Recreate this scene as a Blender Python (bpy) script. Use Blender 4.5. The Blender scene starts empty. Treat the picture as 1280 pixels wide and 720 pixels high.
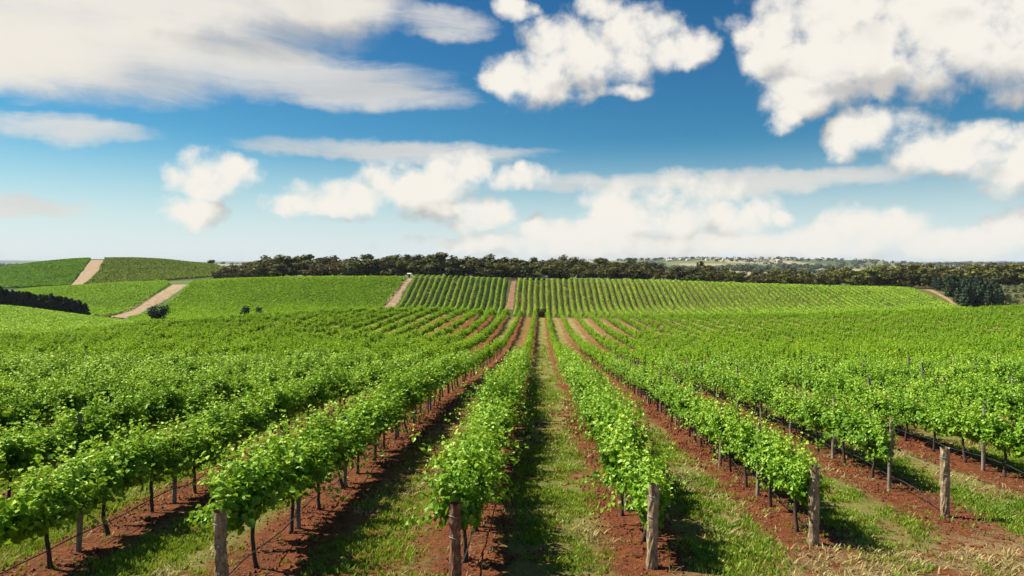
import bpy, math
import numpy as np
from mathutils import Vector

# ------------------------------------------------------------------ camera, world, sun, exposure
scene = bpy.context.scene
COL = scene.collection
CZ = 5.0                       # eye height in the world
FP = 880.0                     # focal length in units of a 1280 wide picture
PX0, PY0 = 675.0, 330.0        # where the row direction (+Y, level) lies in that picture

cam_d = bpy.data.cameras.new('camera')
cam = bpy.data.objects.new('camera', cam_d)
COL.objects.link(cam)
cam.location = (0, 0, CZ)
cam.rotation_euler = (math.radians(90), 0, 0)
cam_d.sensor_width = 36.0
cam_d.lens = FP / 1280.0 * 36.0
cam_d.shift_x = (640 - PX0) / 1280.0
cam_d.shift_y = -(360 - PY0) / 1280.0
cam_d.clip_start = 0.1
cam_d.clip_end = 40000
scene.camera = cam

SUN_EL = math.radians(50)
SUN_AZ = math.radians(-74)     # clockwise from +Y: from the left, a little ahead
SUN_DIR = Vector((math.sin(SUN_AZ) * math.cos(SUN_EL), math.cos(SUN_AZ) * math.cos(SUN_EL), math.sin(SUN_EL)))
sun_d = bpy.data.lights.new('sun', 'SUN')
sun_d.energy = 5.0
sun_d.angle = math.radians(0.5)
sun_d.color = (1.0, 0.93, 0.78)
sun = bpy.data.objects.new('sun', sun_d)
COL.objects.link(sun)
sun.rotation_euler = SUN_DIR.to_track_quat('Z', 'Y').to_euler()
sun.location = (0, 0, 60)

scene.view_settings.view_transform = 'Standard'
scene.view_settings.look = 'None'
scene.view_settings.gamma = 1.0
scene.view_settings.use_curve_mapping = False
scene.view_settings.exposure = 0.86

try:
    scene.cycles.max_bounces = 6
    scene.cycles.diffuse_bounces = 3
    scene.cycles.transmission_bounces = 4
    scene.cycles.transparent_max_bounces = 6
except Exception:
    pass


class NT:
    """small helper to write node trees"""
    def __init__(self, tree):
        self.t = tree
        self.n = tree.nodes
        self.l = tree.links

    def node(self, typ, **kw):
        n = self.n.new(typ)
        for k, v in kw.items():
            setattr(n, k, v)
        return n

    def put(self, sock, v):
        if isinstance(v, bpy.types.NodeSocket):
            self.l.new(v, sock)
        elif v is not None:
            sock.default_value = v

    def math(self, op, a, b=None, c=None, clamp=False):
        n = self.node('ShaderNodeMath', operation=op)
        n.use_clamp = clamp
        self.put(n.inputs[0], a)
        if b is not None:
            self.put(n.inputs[1], b)
        if c is not None:
            self.put(n.inputs[2], c)
        return n.outputs[0]

    def vmath(self, op, a, b=None, c=None):
        n = self.node('ShaderNodeVectorMath', operation=op)
        self.put(n.inputs[0], a)
        if b is not None:
            self.put(n.inputs[1], b)
        if c is not None:
            self.put(n.inputs[2], c)
        return n.outputs['Value'] if op in ('DOT_PRODUCT', 'LENGTH', 'DISTANCE') else n.outputs['Vector']

    def smooth(self, v, lo, hi, a=0.0, b=1.0):
        n = self.node('ShaderNodeMapRange', interpolation_type='SMOOTHSTEP')
        self.put(n.inputs[0], v)
        n.inputs[1].default_value = lo
        n.inputs[2].default_value = hi
        n.inputs[3].default_value = a
        n.inputs[4].default_value = b
        return n.outputs[0]

    def noise(self, vec, scale, detail=4, rough=0.55, dist=0.0, color=False):
        n = self.node('ShaderNodeTexNoise')
        self.put(n.inputs['Vector'], vec)
        n.inputs['Scale'].default_value = scale
        n.inputs['Detail'].default_value = detail
        n.inputs['Roughness'].default_value = rough
        n.inputs['Distortion'].default_value = dist
        return n.outputs['Color'] if color else n.outputs[0]

    def mix(self, f, a, b, blend='MIX'):
        n = self.node('ShaderNodeMix', data_type='RGBA', blend_type=blend)
        n.clamp_factor = True
        self.put(n.inputs[0], f)
        self.put(n.inputs[6], a if isinstance(a, bpy.types.NodeSocket) else (*a, 1.0))
        self.put(n.inputs[7], b if isinstance(b, bpy.types.NodeSocket) else (*b, 1.0))
        return n.outputs[2]

    def ramp(self, f, stops):
        n = self.node('ShaderNodeValToRGB')
        self.put(n.inputs[0], f)
        e = n.color_ramp.elements
        while len(e) < len(stops):
            e.new(0.5)
        for el, (p, c) in zip(e, stops):
            el.position = p
            el.color = (*c, 1.0)
        return n.outputs[0]


def dirang(px, py):
    a = math.atan2(px - PX0, FP)
    e = math.atan2(PY0 - py, math.hypot(FP, px - PX0))
    return a, e


def blob_group(name, blobs, k):
    """node group: angle vector -> smallest squared elliptic radius over a list of cloud lobes"""
    g = bpy.data.node_groups.new(name, 'ShaderNodeTree')
    g.interface.new_socket(name='Vector', in_out='INPUT', socket_type='NodeSocketVector')
    g.interface.new_socket(name='Radius', in_out='OUTPUT', socket_type='NodeSocketFloat')
    t = NT(g)
    gi = t.node('NodeGroupInput')
    go = t.node('NodeGroupOutput')
    cur = None
    for (px, py, rx, ry) in blobs:
        a, e = dirang(px, py)
        sx = FP * (1 + math.tan(a) ** 2) / rx
        sy = math.hypot(FP, px - PX0) / ry
        v = t.vmath('MULTIPLY_ADD', gi.outputs[0], (sx, sy, 0), (-a * sx, -e * sy, 0))
        r = t.vmath('DOT_PRODUCT', v, v)
        cur = r if cur is None else t.math('SMOOTH_MIN', cur, r, k)
    t.l.new(cur, go.inputs[0])
    return g


def build_world():
    w = bpy.data.worlds.new('World')
    scene.world = w
    w.use_nodes = True
    w.node_tree.nodes.clear()
    t = NT(w.node_tree)
    sky = t.node('ShaderNodeTexSky', sky_type='NISHITA')
    sky.sun_disc = False
    sky.sun_elevation = SUN_EL
    sky.sun_rotation = SUN_AZ
    sky.air_density = 1.0
    sky.dust_density = 0.0
    sky.ozone_density = 4.0
    tc = t.node('ShaderNodeTexCoord')
    d = t.vmath('NORMALIZE', tc.outputs['Generated'])
    sp = t.node('ShaderNodeSeparateXYZ')
    t.l.new(d, sp.inputs[0])
    az = t.math('ARCTAN2', sp.outputs[0], sp.outputs[1])
    el = t.math('ARCSINE', sp.outputs[2])
    cb = t.node('ShaderNodeCombineXYZ')
    t.l.new(az, cb.inputs[0])
    t.l.new(el, cb.inputs[1])
    ang = cb.outputs[0]
    # deepen the blue the way the graded photograph has it
    sep = t.node('ShaderNodeSeparateColor')
    t.l.new(sky.outputs[0], sep.inputs[0])
    cmb = t.node('ShaderNodeCombineColor')
    K = 0.085
    for ch, (g_, a_) in enumerate(((2.0, 1.28), (1.52, 1.18), (1.30, 0.94))):
        v = t.math('POWER', t.math('MULTIPLY', sep.outputs[ch], K), g_)
        t.l.new(t.math('MULTIPLY', v, a_ / K), cmb.inputs[ch])
    skyc = t.mix(t.smooth(el, 0.18, -0.01, 0.0, 0.95), cmb.outputs[0], (0.58 / K, 0.645 / K, 0.685 / K))

    cumulus = [
        (745, 70, 95, 48), (675, 92, 62, 40), (795, 45, 60, 34), (850, 62, 52, 26), (632, 100, 38, 20), (745, 8, 36, 18),
        (700, 50, 60, 34), (775, 112, 40, 12), (640, 8, 30, 16),
        (1050, 62, 112, 68), (966, 48, 46, 42), (1150, 50, 150, 74), (1265, 46, 120, 78), (1000, 112, 56, 36), (1090, 5, 170, 50), (985, 148, 22, 18),
        (1100, 160, 66, 34), (1185, 192, 88, 34), (1265, 205, 80, 44), (1065, 165, 36, 32), (1215, 170, 50, 22),
        (268, 222, 58, 30), (238, 265, 44, 24), (288, 210, 32, 18),
        (525, 235, 86, 36), (430, 248, 78, 24), (575, 212, 42, 24), (652, 222, 42, 18), (600, 268, 44, 26), (560, 262, 50, 14), (360, 254, 42, 15), (545, 215, 30, 24),
        (822, 272, 118, 42), (893, 252, 52, 30), (930, 272, 50, 36), (722, 292, 92, 30), (800, 258, 44, 24), (975, 272, 18, 14),
        (1100, 288, 78, 34), (1050, 304, 90, 26), (1268, 286, 36, 26), (1190, 304, 90, 22), (860, 308, 330, 20), (620, 308, 60, 16),
    ]
    soft = [
        (300, 88, 280, 36), (100, 70, 260, 60),
        (440, 116, 170, 24), (80, 163, 130, 20), (10, 255, 120, 16), (500, 190, 190, 14), (900, 228, 300, 15),
        (560, 30, 60, 20),
        (-400, 60, 260, 80), (1700, 90, 300, 90), (-260, 220, 160, 40), (1640, 250, 200, 40), (600, -700, 900, 160), (1700, -500, 500, 160), (-500, -500, 500, 160),
    ]
    bank = [(90, -12, 400, 76), (410, 4, 100, 36), (10, 52, 200, 50)]
    under = [(425, 48, 120, 22), (330, 62, 110, 16), (1185, 112, 130, 17), (1085, 106, 70, 13), (1270, 120, 60, 16)]
    gB = blob_group('bank_field', bank, 0.25)
    gU = blob_group('underside_field', under, 0.25)
    gC = blob_group('cumulus_field', cumulus, 0.25)
    gS = blob_group('veil_field', soft, 0.25)

    st = t.vmath('MULTIPLY', ang, (3.0, 15.0, 1.0))
    streak = t.noise(st, 1.6, 8, 0.62, 0.6)
    # turbulence in direction space (same everywhere on the sky)
    def turb(vec):
        big = t.noise(vec, 9.0, 8, 0.58, 0.25)
        return big
    warp = t.noise(d, 14.0, 5, 0.6, 0, True)
    wv = t.vmath('MULTIPLY_ADD', warp, (0.06, 0.04, 0.0), (-0.03, -0.02, 0.0))
    p = t.vmath('ADD', ang, wv)

    def field(g, v):
        n = t.node('ShaderNodeGroup')
        n.node_tree = g
        t.l.new(v, n.inputs[0])
        return t.math('SUBTRACT', 1.0, n.outputs[0])
    Fc = field(gC, p)
    def rough_sky(v):
        a_ = t.noise(v, 15.0, 10, 0.62, 0.5)
        b_ = t.noise(v, 42.0, 6, 0.58, 0.4)
        wv_ = t.vmath('MULTIPLY_ADD', t.noise(v, 30.0, 4, 0.6, 0, True), (.03, .03, .03), v)
        vo = []
        for sc_ in (20.0, 46.0):
            n_ = t.node('ShaderNodeTexVoronoi', feature='SMOOTH_F1')
            t.l.new(wv_, n_.inputs['Vector'])
            n_.inputs['Scale'].default_value = sc_
            n_.inputs['Smoothness'].default_value = 0.35
            vo.append(n_.outputs['Distance'])
        bil = t.math('SUBTRACT', 0.95, t.math('MULTIPLY_ADD', vo[1], 0.35, t.math('MULTIPLY', vo[0], 0.65)))
        fb = t.math('MULTIPLY_ADD', b_, 0.35, t.math('MULTIPLY', a_, 0.65))
        return t.math('MULTIPLY_ADD', bil, 0.36, t.math('MULTIPLY', fb, 0.64))
    n1 = rough_sky(d)
    n1c = t.math('MULTIPLY_ADD', n1, 4.6, -2.32)
    dens = t.math('ADD', Fc, n1c)
    ac = t.smooth(dens, -0.48, 0.86)
    ac = t.math('MULTIPLY', ac, t.smooth(el, -0.01, 0.07, 0.75, 1.0))
    nb = t.noise(d, 6.0, 7, 0.55, 0.4)
    db = t.math('ADD', field(gB, p), t.math('MULTIPLY_ADD', t.math('MULTIPLY_ADD', streak, 0.45, t.math('MULTIPLY', nb, 0.6)), 3.0, -1.62))
    ab = t.math('MULTIPLY', t.smooth(db, -0.6, 0.9), 0.96)
    gu = t.math('ADD', field(gU, p), t.math('MULTIPLY_ADD', n1, 1.6, -0.8))
    gu = t.math('MULTIPLY', t.smooth(gu, -0.7, 1.0), 0.8)
    # light: compare with the thickness a little higher and towards the sun
    p2 = t.vmath('ADD', p, (-0.020, 0.045, 0.0))
    Fu = field(gC, p2)
    d2 = t.vmath('ADD', d, (-0.012, 0.0, 0.016))
    n2 = t.noise(d2, 11.0, 5, 0.5, 0.3)
    n1s = t.noise(d, 11.0, 5, 0.5, 0.3)
    dd = t.math('SUBTRACT', Fu, Fc)
    dn = t.math('SUBTRACT', n2, n1s)
    dd = t.math('MULTIPLY_ADD', dn, 2.6, dd)
    shade = t.smooth(dd, -0.15, 1.1)
    cloudc = t.mix(t.math('MAXIMUM', shade, gu), (1.0, 0.955, 0.87), (0.56, 0.545, 0.52))
    # veils: broad and streaky
    Fs = field(gS, p)
    ds = t.math('MULTIPLY_ADD', streak, 2.4, -1.25)
    ds = t.math('ADD', ds, Fs)
    asf = t.smooth(ds, -0.35, 0.95)
    asf = t.math('MULTIPLY', asf, 0.80)
    sn = t.noise(st, 1.1, 4, 0.5, 0.3)
    veilc = t.mix(t.smooth(sn, 0.40, 0.68), (0.93, 0.90, 0.84), (0.80, 0.775, 0.73))

    bankc = t.mix(t.math('MAXIMUM', gu, t.smooth(nb, 0.5, 0.75, 0, .5)), (0.97, 0.915, 0.82), (0.60, 0.58, 0.54))
    bb = t.node('ShaderNodeBackground')
    t.l.new(bankc, bb.inputs[0])
    bb.inputs[1].default_value = 0.50
    bg = t.node('ShaderNodeBackground')
    t.l.new(skyc, bg.inputs[0])
    bg.inputs[1].default_value = 0.059
    bv = t.node('ShaderNodeBackground')
    t.l.new(veilc, bv.inputs[0])
    bv.inputs[1].default_value = 0.47
    bc = t.node('ShaderNodeBackground')
    t.l.new(cloudc, bc.inputs[0])
    bc.inputs[1].default_value = 0.515
    up = t.smooth(el, -0.01, 0.01)
    m1 = t.node('ShaderNodeMixShader')
    t.put(m1.inputs[0], t.math('MULTIPLY', asf, up))
    t.l.new(bg.outputs[0], m1.inputs[1])
    t.l.new(bv.outputs[0], m1.inputs[2])
    m2 = t.node('ShaderNodeMixShader')
    t.put(m2.inputs[0], t.math('MULTIPLY', ac, up))
    m3 = t.node('ShaderNodeMixShader')
    t.put(m3.inputs[0], t.math('MULTIPLY', ab, up))
    t.l.new(m1.outputs[0], m3.inputs[1])
    t.l.new(bb.outputs[0], m3.inputs[2])
    t.l.new(m3.outputs[0], m2.inputs[1])
    t.l.new(bc.outputs[0], m2.inputs[2])
    out = t.node('ShaderNodeOutputWorld')
    t.l.new(m2.outputs[0], out.inputs[0])
    try:
        w.cycles.sampling_method = 'MANUAL'
        w.cycles.sample_map_resolution = 512
    except Exception:
        pass


build_world()

# ------------------------------------------------------------------ helpers
rng = np.random.default_rng(7)


def tag(o, label=None, cat=None, group=None, kind=None):
    if label:
        o['label'] = label
    if cat:
        o['category'] = cat
    if group:
        o['group'] = group
    if kind:
        o['kind'] = kind
    return o


def link(name, data, parent=None, loc=None, rz=0.0, scale=None):
    o = bpy.data.objects.new(name, data)
    COL.objects.link(o)
    if parent is not None:
        o.parent = parent
    if loc is not None:
        o.location = loc
    if rz:
        o.rotation_euler = (0, 0, rz)
    if scale is not None:
        o.scale = scale
    return o


def np_mesh(name, V, F, mats, tint=None, mat_idx=None, smooth=False, vcol=None):
    """mesh from arrays; F is (m,4) or (m,3)"""
    me = bpy.data.meshes.new(name)
    V = np.asarray(V, dtype=np.float32)
    F = np.asarray(F, dtype=np.int32)
    k = F.shape[1]
    me.vertices.add(len(V))
    me.vertices.foreach_set('co', V.ravel())
    me.loops.add(F.size)
    me.loops.foreach_set('vertex_index', F.ravel())
    me.polygons.add(len(F))
    me.polygons.foreach_set('loop_start', np.arange(0, F.size, k, dtype=np.int32))
    for m in (mats if isinstance(mats, (list, tuple)) else [mats]):
        me.materials.append(m)
    if mat_idx is not None:
        me.polygons.foreach_set('material_index', np.asarray(mat_idx, dtype=np.int32))
    if tint is not None:
        a = me.attributes.new('tint', 'FLOAT', 'FACE')
        a.data.foreach_set('value', np.asarray(tint, dtype=np.float32))
    if vcol is not None:
        a = me.attributes.new('zone', 'FLOAT_COLOR', 'POINT')
        a.data.foreach_set('color', np.asarray(vcol, dtype=np.float32).ravel())
    me.update(calc_edges=True)
    me.validate(verbose=False)
    me.polygons.foreach_set('use_smooth', np.full(len(me.polygons), smooth, dtype=bool))
    return me


class Geo:
    """collects pieces into one mesh"""
    def __init__(self):
        self.V, self.F, self.T, self.M, self.n = [], [], [], [], 0

    def add(self, V, F, T=None, m=0):
        V = np.asarray(V, float)
        F = np.asarray(F, int)
        if F.shape[1] == 3:
            F = np.concatenate([F, F[:, 2:3]], 1)
        self.V.append(V)
        self.F.append(F + self.n)
        self.n += len(V)
        self.T.append(np.full(len(F), 0.5) if T is None else np.asarray(T))
        self.M.append(np.full(len(F), m))

    def mesh(self, name, mats, smooth=False):
        V = np.concatenate(self.V)
        F = np.concatenate(self.F)
        T = np.concatenate(self.T)
        M = np.concatenate(self.M)
        tri = F[:, 2] == F[:, 3]
        if not tri.any():
            return np_mesh(name, V, F, mats, T, M, smooth)
        if tri.all():
            return np_mesh(name, V, F[:, :3], mats, T, M, smooth)
        F3 = np.concatenate([F[tri][:, :3], F[~tri][:, [0, 1, 2]], F[~tri][:, [0, 2, 3]]])
        T3 = np.concatenate([T[tri], T[~tri], T[~tri]])
        M3 = np.concatenate([M[tri], M[~tri], M[~tri]])
        return np_mesh(name, V, F3, mats, T3, M3, smooth)


def frames(N, r):
    """two tangents for each normal, spun at random"""
    N = N / np.maximum(np.linalg.norm(N, axis=1, keepdims=True), 1e-9)
    R = r.normal(size=N.shape)
    A = np.cross(N, R)
    A /= np.maximum(np.linalg.norm(A, axis=1, keepdims=True), 1e-9)
    return N, A, np.cross(N, A)


def leaves(C, N, S, r, fine=True):
    """leaf blades at C facing N of length S; fine = folded six point blade, else a bent four point one"""
    N, A, B = frames(N, r)
    S = np.asarray(S)[:, None]
    n = len(C)
    if fine:
        pts = [(0, -.5, 0), (-.5, -.2, .13), (-.36, .25, .10), (0, .55, -.08), (.36, .25, .10), (.5, -.2, .13)]
        V = np.stack([C + S * (A * p[0] + B * p[1] + N * p[2]) for p in pts], 1).reshape(-1, 3)
        b = np.arange(n)[:, None] * 6
        F = np.concatenate([b + np.array([[0, 3, 2, 1]]), b + np.array([[0, 5, 4, 3]])], 1).reshape(-1, 4)
        T = np.repeat(r.random(n), 2)
    else:
        pts = [(-.5, -.1, .06), (0, -.5, -.05), (.5, .1, .06), (0, .5, -.05)]
        V = np.stack([C + S * (A * p[0] + B * p[1] + N * p[2]) for p in pts], 1).reshape(-1, 3)
        b = np.arange(n)[:, None] * 4
        F = b + np.array([[0, 1, 2, 3]])
        T = r.random(n)
    return V, F, T


def tube(P, R, sides=6, cap=True):
    """tube through points P with radii R"""
    P = np.asarray(P, float)
    R = np.asarray(R, float)
    n = len(P)
    D = np.gradient(P, axis=0)
    D /= np.maximum(np.linalg.norm(D, axis=1, keepdims=True), 1e-9)
    ref = np.array([0.13, 0.9, 0.2]) if abs(D[0, 2]) > 0.7 else np.array([0, 0, 1.0])
    A = np.cross(D, ref)
    A /= np.linalg.norm(A, axis=1, keepdims=True)
    B = np.cross(D, A)
    th = np.arange(sides) / sides * 2 * math.pi
    V = (P[:, None] + R[:, None, None] * (np.cos(th)[None, :, None] * A[:, None] + np.sin(th)[None, :, None] * B[:, None])).reshape(-1, 3)
    i = np.arange(n - 1)[:, None] * sides
    j = np.arange(sides)[None]
    k = (j + 1) % sides
    F = np.stack([i + j, i + k, i + sides + k, i + sides + j], -1).reshape(-1, 4)
    if cap:
        V = np.concatenate([V, P[:1], P[-1:]])
        a, b = n * sides, n * sides + 1
        jj = np.arange(sides)
        kk = (jj + 1) % sides
        c1 = np.stack([kk, jj, np.full(sides, a), np.full(sides, a)], 1)
        o = (n - 1) * sides
        c2 = np.stack([o + jj, o + kk, np.full(sides, b), np.full(sides, b)], 1)
        F = np.concatenate([F, c1, c2])
    return V, F


def hash2(ix, iy, seed):
    h = np.sin(ix * 127.1 + iy * 311.7 + seed * 74.7) * 43758.5453
    return h - np.floor(h)


def vnoise(x, y, seed=0):
    x, y = np.asarray(x, float), np.asarray(y, float)
    ix, iy = np.floor(x), np.floor(y)
    fx, fy = x - ix, y - iy
    fx, fy = fx * fx * (3 - 2 * fx), fy * fy * (3 - 2 * fy)
    a, b = hash2(ix, iy, seed), hash2(ix + 1, iy, seed)
    c, d = hash2(ix, iy + 1, seed), hash2(ix + 1, iy + 1, seed)
    return (a * (1 - fx) + b * fx) * (1 - fy) + (c * (1 - fx) + d * fx) * fy


def pchip(xk, yk, x):
    """monotone cubic through (xk, yk[..., k]) at x, along the last axis"""
    xk = np.asarray(xk, float)
    yk = np.asarray(yk, float)
    h = np.diff(xk)
    s = np.diff(yk, axis=-1) / h
    m = np.zeros_like(yk)
    w1 = 2 * h[1:] + h[:-1]
    w2 = h[1:] + 2 * h[:-1]
    s0, s1 = s[..., :-1], s[..., 1:]
    ok = s0 * s1 > 0
    with np.errstate(divide='ignore', invalid='ignore'):
        hm = (w1 + w2) / (w1 / s0 + w2 / s1)
    m[..., 1:-1] = np.where(ok, hm, 0)
    m[..., 0] = s[..., 0]
    m[..., -1] = s[..., -1]
    i = np.clip(np.searchsorted(xk, x, side='right') - 1, 0, len(xk) - 2)
    u = (np.asarray(x, float) - xk[i]) / h[i]
    y0, y1, m0, m1 = yk[..., i], yk[..., i + 1], m[..., i] * h[i], m[..., i + 1] * h[i]
    return y0 * (1 + 2 * u) * (1 - u) ** 2 + m0 * u * (1 - u) ** 2 + y1 * u * u * (3 - 2 * u) + m1 * u * u * (u - 1)


# ------------------------------------------------------------------ the lie of the land
KEYS = [-300, -150, 0, 60, 110, 160, 200, 240, 320, 450, 520, 640, 800, 960, 1080, 1200, 1280, 1430, 1700]
NK = len(KEYS)
near = {-60: -0.4, -20: -2.89, 0: -4.14, 10: -4.765, 26: -5.77, 35: -6.45, 46.5: -7.5, 57: -8.45, 72: -9.65, 97: -11.2}
rings_py = {
    160: [448, 440, 430, 425, 419, 413, 410, 407, 402, 395, 394, 397, 400, 400, 397, 393.5, 390, 386, 380],
    195: [440, 432, 424, 421, 418, 416, 417, 416, 411, 405, 404, 406, 408, 408, 405, 402, 398, 393, 387],
    230: [415, 410, 403, 406, 409, 411, 413, 414, 414, 412, 412, 412, 412, 412, 410, 408, 405, 400, 395],
    270: [396, 392, 386, 392, 398, 404, 408, 409, 410, 412, 414, 414, 414, 414, 412, 408, 404, 398, 392],
    300: [402, 398, 392, 397, 402, 404, 402, 402, 404, 408, 410, 410, 410, 410, 408, 405, 400, 395, 388],
    340: [396, 394, 391, 392, 394, 396, 396, 394, 394, 396, 397, 398, 398, 398, 397, 394, 390, 386, 380],
    368: [386, 384, 383, 384, 386, 388, 387, 385, 383, 386, 386, 388, 388, 388, 387, 386, 381, 376, 370],
    395: [378, 376, 374, 374, 375, 374, 374, 370, 363, 364, 364, 367, 367, 370, 372, 373, 370, 366, 360],
    420: [372, 370, 368, 367, 366, 364, 362, 356, 350, 348, 347, 351, 353, 358, 361, 363, 362, 358, 352],
    450: [370, 368, 365, 361, 358, 355, 353.5, 351, 349, 347, 347, 350, 352, 357, 360, 361, 360, 356, 350],
    520: [368, 366, 364, 362, 360, 357, 354, 351, 348, 347, 347, 349, 351, 355, 358, 359, 358, 354, 348],
    560: [366, 364, 362, 360, 357.5, 355, 352, 350, 347, 347, 347, 348, 350, 354, 357, 358, 357, 353, 347],
    650: [354, 352, 348, 344, 340, 339, 340, 342, 344, 345.5, 346, 347, 349, 352, 355, 356, 355, 351, 345],
    760: [344, 340, 334.5, 327.5, 324, 323.5, 325, 329, 336, 341, 343, 344, 346, 349, 351, 352, 351, 348, 343],
    900: [350, 348, 343, 338, 336, 336, 337, 339, 341, 343, 343, 344, 345, 347, 348, 349, 348, 346, 342],
    1500: [340] * 8 + [339, 339, 339, 339, 340, 341, 342, 342, 341, 340, 338],
    2500: [336] * 8 + [336, 335, 335, 334, 334, 334, 336, 337, 336, 335, 334],
    3500: [333, 332, 332, 332, 332, 332, 332, 332, 331, 330, 329, 327, 324.5, 324, 327, 330, 330, 328, 326],
    5000: [333] * NK,
    8000: [325, 326, 326.5, 327.5, 328, 328, 328, 328, 328, 328, 328, 328, 328, 328, 328, 328, 328, 328, 328],
    13000: [331] * NK,
}
# between the concave middle of the slope and the crest
R97, R160 = -11.2, None
DK, ZK = [], []
for dk, zk in near.items():
    DK.append(dk)
    ZK.append(np.full(NK, zk))
z160 = -(np.array(rings_py[160]) - PY0) * 160 / FP
DK.append(125)
ZK.append(R97 + (z160 - R97) * np.where(z160 < -12.5, 0.5, 0.55) - 0.25)
for dk, pk in rings_py.items():
    DK.append(dk)
    ZK.append(-(np.array(pk, float) - PY0) * dk / FP)
DK = np.array(DK, float)
ZK = np.array(ZK)
PXG = np.arange(-300, 1701, 4.0)
ZP = pchip(KEYS, ZK, PXG)                        # ring x px
DG = np.concatenate([np.arange(-60, 60, 1.0), np.arange(60, 500, 2.0), np.arange(500, 1000, 6.0), np.geomspace(1000, 13000, 160)])
ZT = pchip(DK, ZP.T, DG)                         # px x d


def ground_rel(x, y):
    x, y = np.asarray(x, float), np.asarray(y, float)
    yy = np.maximum(y, 50.0)
    px = np.clip(PX0 + FP * x / yy, PXG[0], PXG[-1] - 1e-3)
    fi = (px - PXG[0]) / 4.0
    i = np.clip(np.floor(fi).astype(int), 0, len(PXG) - 2)
    u = fi - i
    yc = np.clip(y, DG[0], DG[-1] - 1e-3)
    j = np.clip(np.searchsorted(DG, yc, side='right') - 1, 0, len(DG) - 2)
    v = (yc - DG[j]) / (DG[j + 1] - DG[j])
    z = (ZT[i, j] * (1 - u) + ZT[i + 1, j] * u) * (1 - v) + (ZT[i, j + 1] * (1 - u) + ZT[i + 1, j + 1] * u) * v
    nearw = np.clip((200 - y) / 60, 0, 1)
    z = z + nearw * ((vnoise(x * .9, y * .9, 1) - .5) * .07 + (vnoise(x * 3.1, y * 3.1, 2) - .5) * .05)
    farw = np.clip((y - 850) / 800, 0, 1)
    z = z + farw * (vnoise(x / 260, y / 420, 3) - .5) * y * .0045
    return z


def gz(x, y):
    return ground_rel(x, y) + CZ


def hit(px, py, dmin=8.0, dmax=9000.0):
    """where the sight line through a picture point meets the ground beyond dmin"""
    d = np.geomspace(dmin, dmax, 6000)
    zr = -(py - PY0) / FP * d
    x = (px - PX0) / FP * d
    k = np.argmax(ground_rel(x, d) >= zr)
    if k == 0 and not ground_rel(x[0], d[0]) >= zr[0]:
        k = len(d) - 1
    return float(x[k]), float(d[k])


# vine rows: x of row r  (row 0 stands just left of the grass lane in the middle)
def row_x(r):
    if r < 0:
        return -1.22 + 3.3 * r
    if r <= 2:
        return -1.22 + 3.0 * r
    return 4.78 + 3.25 * (r - 2)


# ------------------------------------------------------------------ materials
def material(name):
    m = bpy.data.materials.new(name)
    m.use_nodes = True
    m.node_tree.nodes.clear()
    t = NT(m.node_tree)
    out = t.node('ShaderNodeOutputMaterial')
    return m, t, out


def foliage_mat(name, dark, mid, light, trans=0.32, gloss=0.06, patch=0.35, patch_scale=0.5, rough=0.5):
    m, t, out = material(name)
    at = t.node('ShaderNodeAttribute', attribute_name='tint')
    geo = t.node('ShaderNodeNewGeometry')
    oi = t.node('ShaderNodeObjectInfo')
    big = t.noise(geo.outputs['Position'], patch_scale, 3, 0.6)
    f = t.math('MULTIPLY_ADD', t.math('SUBTRACT', big, 0.5), patch * 2.2, at.outputs['Fac'])
    f = t.math('MULTIPLY_ADD', t.math('SUBTRACT', oi.outputs['Random'], 0.5), 0.25, f)
    col = t.ramp(f, [(0.0, dark), (0.5, mid), (1.0, light)])
    df = t.node('ShaderNodeBsdfDiffuse')
    t.l.new(col, df.inputs[0])
    tr = t.node('ShaderNodeBsdfTranslucent')
    tc = t.mix(0.6, col, (light[0] * 1.25, light[1] * 1.2, light[2] * .8))
    t.l.new(tc, tr.inputs[0])
    mx = t.node('ShaderNodeMixShader')
    mx.inputs[0].default_value = trans
    t.l.new(df.outputs[0], mx.inputs[1])
    t.l.new(tr.outputs[0], mx.inputs[2])
    gl = t.node('ShaderNodeBsdfGlossy')
    gl.inputs['Roughness'].default_value = rough
    gl.inputs[0].default_value = (0.9, 1.0, 0.6, 1)
    m2 = t.node('ShaderNodeMixShader')
    m2.inputs[0].default_value = gloss
    t.l.new(mx.outputs[0], m2.inputs[1])
    t.l.new(gl.outputs[0], m2.inputs[2])
    t.l.new(m2.outputs[0], out.inputs[0])
    return m


def rough_mat(name, a, b, scale=6.0, stretch=(1, 1, 1), rough=0.85, bump=0.3, c=None, coords='Object'):
    m, t, out = material(name)
    tc = t.node('ShaderNodeTexCoord')
    v = t.vmath('MULTIPLY', tc.outputs[coords], stretch)
    n = t.noise(v, scale, 6, 0.65)
    stops = [(0.3, a), (0.7, b)] if c is None else [(0.28, a), (0.52, b), (0.74, c)]
    col = t.ramp(n, stops)
    p = t.node('ShaderNodeBsdfPrincipled')
    t.l.new(col, p.inputs['Base Color'])
    p.inputs['Roughness'].default_value = rough
    if bump:
        bp = t.node('ShaderNodeBump')
        bp.inputs['Strength'].default_value = bump
        bp.inputs['Distance'].default_value = 0.02
        t.l.new(t.noise(v, scale * 2.3, 5, 0.7), bp.inputs['Height'])
        t.l.new(bp.outputs[0], p.inputs['Normal'])
    t.l.new(p.outputs[0], out.inputs[0])
    return m


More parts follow.
